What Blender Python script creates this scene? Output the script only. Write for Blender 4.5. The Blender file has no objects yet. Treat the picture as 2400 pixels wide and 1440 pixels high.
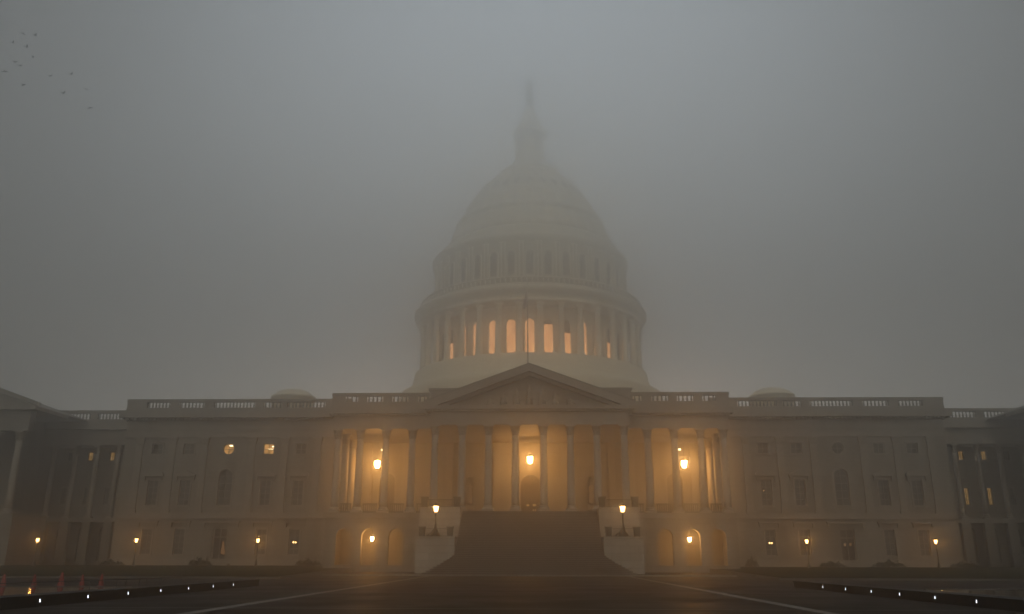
import bpy, bmesh, math, random
from math import sin, cos, pi, radians, sqrt
from mathutils import Vector, Matrix

random.seed(7)
scene = bpy.context.scene
col = scene.collection

# ------------------------------------------------------------------ camera
PITCH, YAW, ROLL = radians(16.726), radians(1.613), radians(0.13)
fw = Vector((-sin(YAW) * cos(PITCH), cos(YAW) * cos(PITCH), sin(PITCH)))
rt = Vector((cos(YAW), sin(YAW), 0))
up = rt.cross(fw)
rt, up = cos(ROLL) * rt + sin(ROLL) * up, cos(ROLL) * up - sin(ROLL) * rt
cam_data = bpy.data.cameras.new('camera')
cam_data.sensor_width = 36
cam_data.lens = 36 * 1968.2 / 2400
cam_data.clip_end = 2000
cam = bpy.data.objects.new('camera', cam_data)
col.objects.link(cam)
m = Matrix.Identity(4)
for i in range(3):
    m[i][0], m[i][1], m[i][2] = rt[i], up[i], -fw[i]
m.translation = (0.69, 0, 1.5)
cam.matrix_world = m
scene.camera = cam

# ------------------------------------------------------------------ sky, sun, exposure
SUN_EL, SUN_AZ = radians(24), pi           # veiled dawn sun in the east, behind the camera (azimuth from +Y)
NISHITA = 0.12
SKY = 0.14
DECK = ((37.0, 32.6, 27.2), (37.0, 33.6, 29.2), (22.6, 23.8, 24.0), (11.6, 12.9, 14.2), (7.8, 9.9, 12.7))
GLOW_EL, GLOW_COS, GLOW_BACK = radians(21), 0.82, 0.06
SUN_POWER = 5.0
world = bpy.data.worlds.new('World')
scene.world = world
world.use_nodes = True
nt = world.node_tree
nt.nodes.clear()
w_out = nt.nodes.new('ShaderNodeOutputWorld')
w_bg = nt.nodes.new('ShaderNodeBackground')
w_sky = nt.nodes.new('ShaderNodeTexSky')
w_sky.sky_type = 'NISHITA'
w_sky.sun_disc = False
w_sky.sun_elevation = SUN_EL
w_sky.sun_rotation = SUN_AZ
w_sky.air_density = 1.0
w_sky.dust_density = 4.0
w_hsv = nt.nodes.new('ShaderNodeHueSaturation')
w_hsv.inputs['Saturation'].default_value = 0.35
w_hsv.inputs['Value'].default_value = NISHITA
nt.links.new(w_sky.outputs[0], w_hsv.inputs['Color'])
# overcast deck: warm and dim near the horizon, blue grey higher up, brightest beyond the dome
w_tc = nt.nodes.new('ShaderNodeTexCoord')
w_sep = nt.nodes.new('ShaderNodeSeparateXYZ')
nt.links.new(w_tc.outputs['Generated'], w_sep.inputs[0])
w_ramp = nt.nodes.new('ShaderNodeValToRGB')
els = w_ramp.color_ramp.elements
els[0].position, els[0].color = 0.0, (*DECK[0], 1)
els[1].position, els[1].color = 1.0, (*DECK[-1], 1)
for ps, cc in ((0.06, DECK[1]), (0.22, DECK[2]), (0.5, DECK[3])):
    e = els.new(ps); e.color = (*cc, 1)
nt.links.new(w_sep.outputs['Z'], w_ramp.inputs['Fac'])
w_dot = nt.nodes.new('ShaderNodeVectorMath'); w_dot.operation = 'DOT_PRODUCT'
w_dot.inputs[1].default_value = (0, cos(GLOW_EL), sin(GLOW_EL))
nt.links.new(w_tc.outputs['Generated'], w_dot.inputs[0])
w_mr = nt.nodes.new('ShaderNodeMapRange')
w_mr.interpolation_type = 'SMOOTHSTEP'
w_mr.inputs['From Min'].default_value = GLOW_COS
w_mr.inputs['From Max'].default_value = 1.0
w_mr.inputs['To Min'].default_value = GLOW_BACK
w_mr.inputs['To Max'].default_value = 1.0
nt.links.new(w_dot.outputs['Value'], w_mr.inputs['Value'])
w_mul = nt.nodes.new('ShaderNodeVectorMath'); w_mul.operation = 'SCALE'
nt.links.new(w_ramp.outputs[0], w_mul.inputs[0])
nt.links.new(w_mr.outputs[0], w_mul.inputs['Scale'])
w_add = nt.nodes.new('ShaderNodeVectorMath'); w_add.operation = 'ADD'
nt.links.new(w_mul.outputs[0], w_add.inputs[0])
nt.links.new(w_hsv.outputs[0], w_add.inputs[1])
nt.links.new(w_add.outputs[0], w_bg.inputs['Color'])
w_bg.inputs['Strength'].default_value = SKY
nt.links.new(w_bg.outputs[0], w_out.inputs['Surface'])

sun_data = bpy.data.lights.new('sun', 'SUN')
sun_data.energy = SUN_POWER
sun_data.angle = radians(20)
sun_data.color = (1.0, 0.91, 0.72)
sun = bpy.data.objects.new('sun', sun_data)
col.objects.link(sun)
sun.location = (0, 100, 200)
sun_dir = Vector((sin(SUN_AZ) * cos(SUN_EL), cos(SUN_AZ) * cos(SUN_EL), sin(SUN_EL)))
sun.rotation_euler = sun_dir.to_track_quat('Z', 'Y').to_euler()

FOG_DENSITY = 0.006
BANK_DENSITY = 0.023
FOG_COLOR = (0.88, 0.88, 0.87)
FOG_ANISO = 0.87

vs = scene.view_settings
vs.view_transform = 'Standard'
vs.look = 'None'
vs.exposure = 0.0
vs.gamma = 1.0
cy = scene.cycles
cy.use_denoising = True
try:
    cy.denoiser = 'OPENIMAGEDENOISE'
except Exception:
    pass
cy.max_bounces = 10
cy.diffuse_bounces = 3
cy.glossy_bounces = 2
cy.transmission_bounces = 2
cy.transparent_max_bounces = 12
cy.volume_bounces = 6
cy.sample_clamp_indirect = 1.0
cy.sample_clamp_direct = 0.0
cy.use_adaptive_sampling = False

# ------------------------------------------------------------------ materials
def new_mat(name):
    mt = bpy.data.materials.new(name)
    mt.use_nodes = True
    t = mt.node_tree
    b = t.nodes['Principled BSDF']
    return mt, t, b

def noisy(name, c1, c2, scale=1.0, rough=0.7, bump=0.0, metallic=0.0, stretch=(1, 1, 1), spec=0.5, detail=5):
    mt, t, b = new_mat(name)
    tc = t.nodes.new('ShaderNodeTexCoord')
    mp = t.nodes.new('ShaderNodeMapping')
    mp.inputs['Scale'].default_value = stretch
    nz = t.nodes.new('ShaderNodeTexNoise')
    nz.inputs['Scale'].default_value = scale
    nz.inputs['Detail'].default_value = detail
    rp = t.nodes.new('ShaderNodeValToRGB')
    rp.color_ramp.elements[0].position = 0.3
    rp.color_ramp.elements[1].position = 0.7
    rp.color_ramp.elements[0].color = (*c1, 1)
    rp.color_ramp.elements[1].color = (*c2, 1)
    t.links.new(tc.outputs['Object'], mp.inputs['Vector'])
    t.links.new(mp.outputs[0], nz.inputs['Vector'])
    t.links.new(nz.outputs['Fac'], rp.inputs['Fac'])
    t.links.new(rp.outputs[0], b.inputs['Base Color'])
    b.inputs['Roughness'].default_value = rough
    b.inputs['Metallic'].default_value = metallic
    b.inputs['Specular IOR Level'].default_value = spec
    if bump:
        bp = t.nodes.new('ShaderNodeBump')
        bp.inputs['Strength'].default_value = bump
        bp.inputs['Distance'].default_value = 0.05
        t.links.new(nz.outputs['Fac'], bp.inputs['Height'])
        t.links.new(bp.outputs[0], b.inputs['Normal'])
    return mt

def ashlar(name, c1, c2, joint, bw=1.6, bh=0.62):
    """dressed stone blocks with weather streaks"""
    mt, t, b = new_mat(name)
    tc = t.nodes.new('ShaderNodeTexCoord')
    sp = t.nodes.new('ShaderNodeSeparateXYZ')
    ad = t.nodes.new('ShaderNodeMath'); ad.operation = 'ADD'
    cb = t.nodes.new('ShaderNodeCombineXYZ')
    t.links.new(tc.outputs['Object'], sp.inputs[0])
    t.links.new(sp.outputs['X'], ad.inputs[0]); t.links.new(sp.outputs['Y'], ad.inputs[1])
    t.links.new(ad.outputs[0], cb.inputs['X']); t.links.new(sp.outputs['Z'], cb.inputs['Y'])
    br = t.nodes.new('ShaderNodeTexBrick')
    br.inputs['Color1'].default_value = (*c1, 1)
    br.inputs['Color2'].default_value = (*c2, 1)
    br.inputs['Mortar'].default_value = (*joint, 1)
    br.inputs['Scale'].default_value = 1.0
    br.inputs['Brick Width'].default_value = bw
    br.inputs['Row Height'].default_value = bh
    br.inputs['Mortar Size'].default_value = 0.018
    t.links.new(cb.outputs[0], br.inputs['Vector'])
    nz = t.nodes.new('ShaderNodeTexNoise')
    nz.inputs['Scale'].default_value = 0.35
    nz.inputs['Detail'].default_value = 6
    mp = t.nodes.new('ShaderNodeMapping')
    mp.inputs['Scale'].default_value = (1.6, 1.6, 0.35)
    t.links.new(tc.outputs['Object'], mp.inputs['Vector'])
    t.links.new(mp.outputs[0], nz.inputs['Vector'])
    rp = t.nodes.new('ShaderNodeValToRGB')
    rp.color_ramp.elements[0].position = 0.3
    rp.color_ramp.elements[0].color = (0.72, 0.69, 0.64, 1)
    rp.color_ramp.elements[1].position = 0.65
    rp.color_ramp.elements[1].color = (1, 1, 1, 1)
    t.links.new(nz.outputs['Fac'], rp.inputs['Fac'])
    mx = t.nodes.new('ShaderNodeMix'); mx.data_type = 'RGBA'; mx.blend_type = 'MULTIPLY'
    mx.inputs['Factor'].default_value = 1.0
    t.links.new(br.outputs['Color'], mx.inputs['A'])
    t.links.new(rp.outputs[0], mx.inputs['B'])
    t.links.new(mx.outputs['Result'], b.inputs['Base Color'])
    b.inputs['Roughness'].default_value = 0.8
    bp = t.nodes.new('ShaderNodeBump'); bp.inputs['Strength'].default_value = 0.5
    bp.inputs['Distance'].default_value = 0.03
    t.links.new(br.outputs['Fac'], bp.inputs['Height']); bp.invert = True
    t.links.new(bp.outputs[0], b.inputs['Normal'])
    return mt

def emitter(name, color, strength, see_through=False, sampled=False, vary=None):
    mt = bpy.data.materials.new(name)
    mt.use_nodes = True
    t = mt.node_tree
    t.nodes.clear()
    out = t.nodes.new('ShaderNodeOutputMaterial')
    em = t.nodes.new('ShaderNodeEmission')
    em.inputs['Color'].default_value = (*color, 1)
    em.inputs['Strength'].default_value = strength
    if vary:
        tc = t.nodes.new('ShaderNodeTexCoord')
        nz = t.nodes.new('ShaderNodeTexNoise'); nz.inputs['Scale'].default_value = vary
        mr = t.nodes.new('ShaderNodeMapRange')
        mr.inputs['From Min'].default_value = 0.3; mr.inputs['From Max'].default_value = 0.7
        mr.inputs['To Min'].default_value = strength * 0.6; mr.inputs['To Max'].default_value = strength * 1.25
        t.links.new(tc.outputs['Object'], nz.inputs['Vector'])
        t.links.new(nz.outputs['Fac'], mr.inputs['Value'])
        t.links.new(mr.outputs[0], em.inputs['Strength'])
    if see_through:
        tr = t.nodes.new('ShaderNodeBsdfTransparent')
        ad = t.nodes.new('ShaderNodeAddShader')
        t.links.new(em.outputs[0], ad.inputs[0]); t.links.new(tr.outputs[0], ad.inputs[1])
        t.links.new(ad.outputs[0], out.inputs['Surface'])
    else:
        t.links.new(em.outputs[0], out.inputs['Surface'])
    if not sampled:
        mt.cycles.emission_sampling = 'NONE'
    return mt

M = {}
M['stone'] = ashlar('facade_stone', (0.21, 0.20, 0.182), (0.185, 0.176, 0.16), (0.11, 0.103, 0.094))
M['rustic'] = ashlar('base_stone', (0.23, 0.21, 0.185), (0.20, 0.185, 0.165), (0.10, 0.09, 0.08), 1.9, 0.78)
M['trim'] = noisy('trim_stone', (0.185, 0.17, 0.15), (0.225, 0.21, 0.187), 0.8, 0.75, 0.2)
M['column'] = noisy('column_stone', (0.24, 0.222, 0.197), (0.29, 0.27, 0.24), 0.6, 0.7, 0.15, stretch=(1.5, 1.5, 0.4))
M['dome'] = noisy('dome_paint', (0.77, 0.73, 0.60), (0.85, 0.81, 0.68), 0.5, 0.6, 0.1, stretch=(1.5, 1.5, 0.4))
M['bronze_green'] = noisy('aged_bronze', (0.07, 0.08, 0.065), (0.10, 0.11, 0.09), 2.0, 0.6)
M['roof'] = noisy('roof_lead', (0.10, 0.10, 0.095), (0.15, 0.145, 0.135), 0.6, 0.7)
M['glass'] = noisy('dark_glass', (0.012, 0.013, 0.015), (0.022, 0.022, 0.022), 0.7, 0.12)
M['frame'] = noisy('window_frame_paint', (0.16, 0.15, 0.13), (0.21, 0.20, 0.18), 3, 0.6)
M['wood'] = noisy('dark_wood', (0.022, 0.013, 0.008), (0.036, 0.021, 0.012), 2, 0.5, stretch=(6, 6, 0.6))
M['iron'] = noisy('black_iron', (0.010, 0.010, 0.010), (0.020, 0.019, 0.017), 6, 0.5, metallic=0.3)
M['planter'] = noisy('dark_metal_planter', (0.012, 0.013, 0.012), (0.025, 0.026, 0.022), 5, 0.6)
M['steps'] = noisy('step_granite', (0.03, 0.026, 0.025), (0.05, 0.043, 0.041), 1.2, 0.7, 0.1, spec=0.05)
M['nosing'] = noisy('lightened_step_edge', (0.12, 0.108, 0.10), (0.19, 0.175, 0.165), 0.9, 0.7, spec=0.05)  # edge colour lightened to draw step lines the lighting leaves flat
M['cheek'] = ashlar('stair_wall_stone', (0.31, 0.30, 0.275), (0.265, 0.255, 0.235), (0.15, 0.143, 0.13), 1.8, 0.7)
M['paver'] = None
M['granite_light'] = noisy('pale_granite', (0.13, 0.125, 0.118), (0.19, 0.183, 0.172), 2.5, 0.6, 0.1, spec=0.05)
M['granite_black'] = noisy('polished_black_granite', (0.003, 0.003, 0.003), (0.006, 0.006, 0.006), 8, 0.45, spec=0.08)
M['kerb'] = noisy('kerb_granite', (0.06, 0.055, 0.05), (0.09, 0.085, 0.078), 3, 0.7, spec=0.1)
M['grass'] = noisy('short_grass', (0.014, 0.016, 0.006), (0.030, 0.030, 0.012), 5, 0.9, 1.0, spec=0.0, detail=10)
M['leaf'] = noisy('leaf_green', (0.012, 0.018, 0.007), (0.03, 0.035, 0.014), 3, 0.6)
M['cone'] = noisy('cone_plastic', (0.16, 0.010, 0.006), (0.22, 0.015, 0.008), 5, 0.6)
M['cone_base'] = noisy('cone_rubber', (0.02, 0.02, 0.02), (0.035, 0.03, 0.03), 6, 0.7)
M['flag'] = noisy('flag_cloth', (0.16, 0.05, 0.06), (0.30, 0.28, 0.30), 1.2, 0.8, stretch=(0.2, 0.2, 3))
M['bird'] = noisy('bird_feathers', (0.012, 0.012, 0.012), (0.025, 0.024, 0.023), 20, 0.8)

ORANGE = (1.0, 0.43, 0.085)
M['lantern_glow'] = emitter('lantern_glow', (1.0, 0.66, 0.30), 26, True)
M['lamp_glow'] = emitter('lamp_glow', (1.0, 0.52, 0.17), 9, True)
M['lit_dome'] = emitter('lit_dome_glass', (1.0, 0.44, 0.16), 1.75, vary=0.6)
M['lit_dim'] = emitter('lit_dim_glass', (1.0, 0.55, 0.14), 0.35, vary=1.2)
M['lit_room'] = emitter('lit_room_glass', (1.0, 0.50, 0.14), 0.7, vary=1.5)
M['lit_tube'] = emitter('ceiling_lamp_glow', (1.0, 0.72, 0.38), 7)
M['lit_bulb'] = emitter('bulb_glow', (1.0, 0.55, 0.2), 6)
M['lit_faint'] = emitter('faint_door_glow', (1.0, 0.5, 0.2), 0.16)
M['white_led'] = emitter('white_wall_light_glow', (0.86, 0.90, 1.0), 4)

# wet dark pavers of the plaza
def paver_mat():
    mt, t, b = new_mat('wet_pavers')
    tc = t.nodes.new('ShaderNodeTexCoord')
    br = t.nodes.new('ShaderNodeTexBrick')
    br.inputs['Color1'].default_value = (0.030, 0.024, 0.022, 1)
    br.inputs['Color2'].default_value = (0.022, 0.018, 0.017, 1)
    br.inputs['Mortar'].default_value = (0.02, 0.018, 0.017, 1)
    br.inputs['Scale'].default_value = 1.0
    br.inputs['Brick Width'].default_value = 0.6
    br.inputs['Row Height'].default_value = 0.3
    br.inputs['Mortar Size'].default_value = 0.012
    nz = t.nodes.new('ShaderNodeTexNoise'); nz.inputs['Scale'].default_value = 0.25; nz.inputs['Detail'].default_value = 6
    mr = t.nodes.new('ShaderNodeMapRange')
    mr.inputs['From Min'].default_value = 0.35; mr.inputs['From Max'].default_value = 0.65
    mr.inputs['To Min'].default_value = 0.5; mr.inputs['To Max'].default_value = 0.7
    t.links.new(tc.outputs['Object'], br.inputs['Vector'])
    t.links.new(tc.outputs['Object'], nz.inputs['Vector'])
    t.links.new(nz.outputs['Fac'], mr.inputs['Value'])
    t.links.new(mr.outputs[0], b.inputs['Roughness'])
    n3 = t.nodes.new('ShaderNodeTexNoise'); n3.inputs['Scale'].default_value = 0.55; n3.inputs['Detail'].default_value = 8; n3.inputs['Roughness'].default_value = 0.65
    rp = t.nodes.new('ShaderNodeValToRGB')
    rp.color_ramp.elements[0].position = 0.36; rp.color_ramp.elements[0].color = (0.5, 0.48, 0.46, 1)
    rp.color_ramp.elements[1].position = 0.64; rp.color_ramp.elements[1].color = (1.35, 1.3, 1.25, 1)
    t.links.new(tc.outputs['Object'], n3.inputs['Vector']); t.links.new(n3.outputs['Fac'], rp.inputs['Fac'])
    mx = t.nodes.new('ShaderNodeMix'); mx.data_type = 'RGBA'; mx.blend_type = 'MULTIPLY'; mx.inputs['Factor'].default_value = 1.0
    t.links.new(br.outputs['Color'], mx.inputs['A']); t.links.new(rp.outputs[0], mx.inputs['B'])
    t.links.new(mx.outputs['Result'], b.inputs['Base Color'])
    bp = t.nodes.new('ShaderNodeBump'); bp.inputs['Strength'].default_value = 0.25; bp.inputs['Distance'].default_value = 0.02
    n2 = t.nodes.new('ShaderNodeTexNoise'); n2.inputs['Scale'].default_value = 6; n2.inputs['Detail'].default_value = 4
    t.links.new(tc.outputs['Object'], n2.inputs['Vector'])
    t.links.new(n2.outputs['Fac'], bp.inputs['Height'])
    t.links.new(bp.outputs[0], b.inputs['Normal'])
    b.inputs['Specular IOR Level'].default_value = 0.02
    return mt
M['paver'] = paver_mat()

def water_mat():
    mt, t, b = new_mat('shallow_water')
    tc = t.nodes.new('ShaderNodeTexCoord')
    nz = t.nodes.new('ShaderNodeTexNoise'); nz.inputs['Scale'].default_value = 2.5; nz.inputs['Detail'].default_value = 3
    bp = t.nodes.new('ShaderNodeBump'); bp.inputs['Strength'].default_value = 0.05; bp.inputs['Distance'].default_value = 0.03
    t.links.new(tc.outputs['Object'], nz.inputs['Vector'])
    t.links.new(nz.outputs['Fac'], bp.inputs['Height'])
    t.links.new(bp.outputs[0], b.inputs['Normal'])
    b.inputs['Base Color'].default_value = (0.012, 0.012, 0.012, 1)
    b.inputs['Roughness'].default_value = 0.06
    return mt
M['water'] = water_mat()

# ------------------------------------------------------------------ mesh helpers
class MB:
    def __init__(self):
        self.v, self.f, self.m, self.s = [], [], [], []

    def add(self, verts, faces, mi=0, smooth=False):
        o = len(self.v)
        self.v += [tuple(p) for p in verts]
        for f in faces:
            self.f.append([i + o for i in f]); self.m.append(mi); self.s.append(smooth)
        return self

    def box(self, x0, x1, y0, y1, z0, z1, mi=0):
        if x0 > x1: x0, x1 = x1, x0
        v = [(x0, y0, z0), (x1, y0, z0), (x1, y1, z0), (x0, y1, z0), (x0, y0, z1), (x1, y0, z1), (x1, y1, z1), (x0, y1, z1)]
        f = [(0, 3, 2, 1), (4, 5, 6, 7), (0, 1, 5, 4), (1, 2, 6, 5), (2, 3, 7, 6), (3, 0, 4, 7)]
        return self.add(v, f, mi)

    def frustum(self, cx, cy, z0, z1, a0, b0, a1, b1, mi=0):
        v = [(cx - a0, cy - b0, z0), (cx + a0, cy - b0, z0), (cx + a0, cy + b0, z0), (cx - a0, cy + b0, z0),
             (cx - a1, cy - b1, z1), (cx + a1, cy - b1, z1), (cx + a1, cy + b1, z1), (cx - a1, cy + b1, z1)]
        f = [(0, 3, 2, 1), (4, 5, 6, 7), (0, 1, 5, 4), (1, 2, 6, 5), (2, 3, 7, 6), (3, 0, 4, 7)]
        return self.add(v, f, mi)

    def lathe(self, prof, n=24, cx=0, cy=0, mi=0, smooth=True, ribs=None, sy=1.0):
        v, f = [], []
        for (r, z) in prof:
            for k in range(n):
                a = 2 * pi * k / n
                rr = r + (ribs(k, r, z) if ribs else 0)
                v.append((cx + rr * sin(a), cy - rr * cos(a) * sy, z))
        for j in range(len(prof) - 1):
            for k in range(n):
                k2 = (k + 1) % n
                f.append((j * n + k, j * n + k2, (j + 1) * n + k2, (j + 1) * n + k))
        if prof[0][0] > 1e-4: f.append(tuple(reversed(range(n))))
        if prof[-1][0] > 1e-4: f.append(tuple(range((len(prof) - 1) * n, len(prof) * n)))
        return self.add(v, f, mi, smooth)

    def tube(self, pts, r, n=8, mi=0):
        pts = [Vector(p) for p in pts]
        v, f = [], []
        for i, p in enumerate(pts):
            d = (pts[min(i + 1, len(pts) - 1)] - pts[max(i - 1, 0)]).normalized()
            a = d.orthogonal().normalized(); b = d.cross(a)
            rr = r[i] if isinstance(r, (list, tuple)) else r
            for k in range(n):
                t = 2 * pi * k / n
                v.append(p + a * rr * cos(t) + b * rr * sin(t))
        for i in range(len(pts) - 1):
            for k in range(n):
                k2 = (k + 1) % n
                f.append((i * n + k, i * n + k2, (i + 1) * n + k2, (i + 1) * n + k))
        f.append(tuple(reversed(range(n)))); f.append(tuple(range((len(pts) - 1) * n, len(pts) * n)))
        return self.add(v, f, mi, True)

    def prism(self, poly, y0, y1, mi=0):
        """polygon in x-z extruded along y"""
        n = len(poly)
        v = [(x, y0, z) for x, z in poly] + [(x, y1, z) for x, z in poly]
        f = [tuple(range(n)), tuple(reversed(range(n, 2 * n)))]
        f += [(i, n + i, n + (i + 1) % n, (i + 1) % n) for i in range(n)]
        return self.add(v, f, mi)

    def ring(self, outer, inner, y0, y1, mi=0):
        """frame between two outlines (same vertex count) in x-z, extruded along y"""
        n = len(outer)
        v = [(x, y0, z) for x, z in outer] + [(x, y0, z) for x, z in inner] + \
            [(x, y1, z) for x, z in outer] + [(x, y1, z) for x, z in inner]
        f = []
        for i in range(n):
            j = (i + 1) % n
            f += [(i, j, n + j, n + i), (2 * n + i, 3 * n + i, 3 * n + j, 2 * n + j),
                  (i, 2 * n + i, 2 * n + j, j), (n + i, n + j, 3 * n + j, 3 * n + i)]
        return self.add(v, f, mi)

    def wall(self, x0, x1, z0, z1, y, holes, depth, mi=0):
        """flat wall facing -y with real openings and reveals"""
        bm = bmesh.new()
        loops = [[(x0, z0), (x1, z0), (x1, z1), (x0, z1)]] + holes
        for lp in loops:
            vs_ = [bm.verts.new((x, y, z)) for x, z in lp]
            for i in range(len(vs_)):
                bm.edges.new((vs_[i], vs_[(i + 1) % len(vs_)]))
        bmesh.ops.triangle_fill(bm, use_beauty=True, use_dissolve=False, edges=bm.edges[:], normal=(0, -1, 0))
        bm.verts.ensure_lookup_table(); bm.verts.index_update()
        v = [p.co[:] for p in bm.verts]
        f = [tuple(q.index for q in fc.verts) for fc in bm.faces]
        bm.free()
        self.add(v, f, mi)
        for lp in loops:
            n = len(lp)
            vv = [(x, y, z) for x, z in lp] + [(x, y + depth, z) for x, z in lp]
            self.add(vv, [(i, (i + 1) % n, n + (i + 1) % n, n + i) for i in range(n)], mi)
        return self

    def build(self, name, mats, parent=None, loc=None, recalc=True):
        me = bpy.data.meshes.new(name)
        me.from_pydata(self.v, [], self.f)
        if not isinstance(mats, (list, tuple)): mats = [mats]
        for q in mats: me.materials.append(q)
        me.polygons.foreach_set('material_index', self.m)
        me.polygons.foreach_set('use_smooth', self.s)
        if recalc:
            bm = bmesh.new(); bm.from_mesh(me)
            bmesh.ops.recalc_face_normals(bm, faces=bm.faces[:])
            bm.to_mesh(me); bm.free()
        me.update()
        o = bpy.data.objects.new(name, me)
        col.objects.link(o)
        if parent: o.parent = parent
        if loc: o.location = loc
        return o

def tag(o, label=None, cat=None, group=None, kind=None):
    if label: o['label'] = label
    if cat: o['category'] = cat
    if group: o['group'] = group
    if kind: o['kind'] = kind
    return o

def empty(name, loc=(0, 0, 0), rz=0):
    o = bpy.data.objects.new(name, None)
    o.empty_display_size = 0.3
    col.objects.link(o); o.location = loc; o.rotation_euler = (0, 0, rz)
    return o

def clone(o, parent=None):
    """a thing with copies of its parts and sub-parts"""
    c = o.copy(); col.objects.link(c)
    if parent: c.parent = parent
    for ch in list(o.children): clone(ch, c)
    return c

def point_light(name, power, color, radius, loc, parent):
    l = bpy.data.lights.new(name, 'POINT')
    l.energy = power; l.color = color; l.shadow_soft_size = radius
    o = bpy.data.objects.new(name, l)
    col.objects.link(o); o.parent = parent; o.location = loc
    return o

def rect(cx, hw, z0, z1):
    return [(cx - hw, z0), (cx + hw, z0), (cx + hw, z1), (cx - hw, z1)]

def arch(cx, hw, z0, ztop, n=14):
    zs = ztop - hw
    return [(cx - hw, z0), (cx + hw, z0)] + [(cx + hw * cos(pi * i / n), zs + hw * sin(pi * i / n)) for i in range(n + 1)]

def circ(cx, cz, r, n=24):
    return [(cx + r * cos(2 * pi * i / n), cz + r * sin(2 * pi * i / n)) for i in range(n)]

def grow(lp, d, cx, cz):
    """outline pushed outward by about d"""
    out = []
    n = len(lp)
    for i in range(n):
        a, b, c = Vector(lp[i - 1]), Vector(lp[i]), Vector(lp[(i + 1) % n])
        e1, e2 = (b - a), (c - b)
        if e1.length < 1e-6: e1 = e2
        if e2.length < 1e-6: e2 = e1
        n1 = Vector((e1.y, -e1.x)).normalized(); n2 = Vector((e2.y, -e2.x)).normalized()
        bis = n1 + n2
        if bis.length < 1e-6: bis = n1
        bis.normalize()
        k = d / max(0.5, bis.dot(n1))
        out.append((b.x + bis.x * k, b.y + bis.y * k))
    return out

# ------------------------------------------------------------------ the setting: ground
GX = 240
MB().add([(-GX, -150, 0), (GX, -150, 0), (GX, 300, 0), (-GX, 300, 0)], [(0, 1, 2, 3)]).build('plaza_ground', M['paver'])
tag(bpy.data.objects['plaza_ground'], kind='structure')
for s in (-1, 1):
    b = MB()
    x0, x1 = s * 9.05, s * 9.5
    b.add([(x0, -10, 0.004), (x1, -10, 0.004), (x1, 83.9, 0.004), (x0, 83.9, 0.004)], [(0, 1, 2, 3)])
    tag(b.build('paving_stripe', M['granite_light']), kind='structure')
b = MB()
for (y, w) in ((41.6, 0.13), (55.5, 0.12), (28.0, 0.13)):
    for (xa, xb) in ((-15.2, -9.51), (-9.04, 9.04), (9.51, 15.2)):
        b.add([(xa, y, 0.004), (xb, y, 0.004), (xb, y + w, 0.004), (xa, y + w, 0.004)], [(0, 1, 2, 3)])
tag(b.build('paving_joint', M['granite_light']), kind='structure')
# raised pavement at the foot of the building, pale kerb towards the plaza
b = MB()
b.box(-19.3, 19.3, 82.2, 82.55, 0, 0.14)
tag(b.build('pavement_kerb', M['granite_light']), kind='structure')
MB().box(-19.3, 19.3, 82.551, 111, 0, 0.137).build('pavement', M['paver'])
tag(bpy.data.objects['pavement'], kind='structure')
for s in (-1, 1):
    b = MB()       # lawn, rising gently to the facade
    xs = [19.75, 24, 30, 40, 52, 70, 90, 130]
    ys = [69.0, 76, 84, 94, 104, 109, 112]
    zs = [0.13, 0.22, 0.34, 0.48, 0.60, 0.66, 0.68]
    v, f = [], []
    for j, y in enumerate(ys):
        for i, x in enumerate(xs):
            xx = x - (0.9 * (y - 69) / 40 if i == 0 else 0) * -1
            v.append((s * xx, y, zs[j] + random.uniform(-0.02, 0.02) * (0 < j < 6)))
    nx = len(xs)
    for j in range(len(ys) - 1):
        for i in range(nx - 1):
            f.append((j * nx + i, j * nx + i + 1, (j + 1) * nx + i + 1, (j + 1) * nx + i))
    b.add(v, f)
    tag(b.build('lawn', M['grass']), kind='structure')
    b = MB()
    b.box(s * 19.5, s * 130, 68.7, 68.98, 0, 0.15)
    b.add([(s * 19.45, 68.99, 0), (s * 19.73, 68.99, 0), (s * 20.63, 109, 0), (s * 20.35, 109, 0),
           (s * 19.45, 68.99, 0.16), (s * 19.73, 68.99, 0.16), (s * 20.63, 109, 0.70), (s * 20.35, 109, 0.70)],
          [(0, 3, 2, 1), (4, 5, 6, 7), (0, 1, 5, 4), (1, 2, 6, 5), (2, 3, 7, 6), (3, 0, 4, 7)])
    tag(b.build('lawn_kerb', M['kerb']), kind='structure')
    b = MB()       # shallow sheet of water behind each low wall
    b.add([(s * 16.6, 24, 0.02), (s * 44, 24, 0.02), (s * 44, 47.4, 0.02), (s * 16.6, 47.4, 0.02)], [(0, 1, 2, 3)])
    tag(b.build('pool_water', M['water']), kind='structure')
    b = MB()
    b.box(s * 21.3, s * 44, 47.41, 47.75, 0, 0.06)
    tag(b.build('pool_kerb', M['kerb']), kind='structure')

# ------------------------------------------------------------------ the domed building
bld = empty('domed_building', (0, 96, 0))
tag(bld, 'huge pale stone building with tall dome and columned portico fading into the fog', 'building')
ORI = Vector((0, 96, 0))

def bpart(mb, name, mats, parent=None):
    """part of the building, written in world coordinates"""
    o = mb.build(name, mats)
    p = parent or bld
    o.parent = p
    q = p; off = Vector((0, 0, 0))
    while q is not None:
        off += q.location; q = q.parent
    o.location = -off
    return o

def place(o, parent, loc, rz=0):
    off = Vector((0, 0, 0)); q = parent
    while q is not None:
        off += q.location; q = q.parent
    o.parent = parent
    o.location = Vector(loc) - off
    o.rotation_euler = (0, 0, rz)

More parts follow.
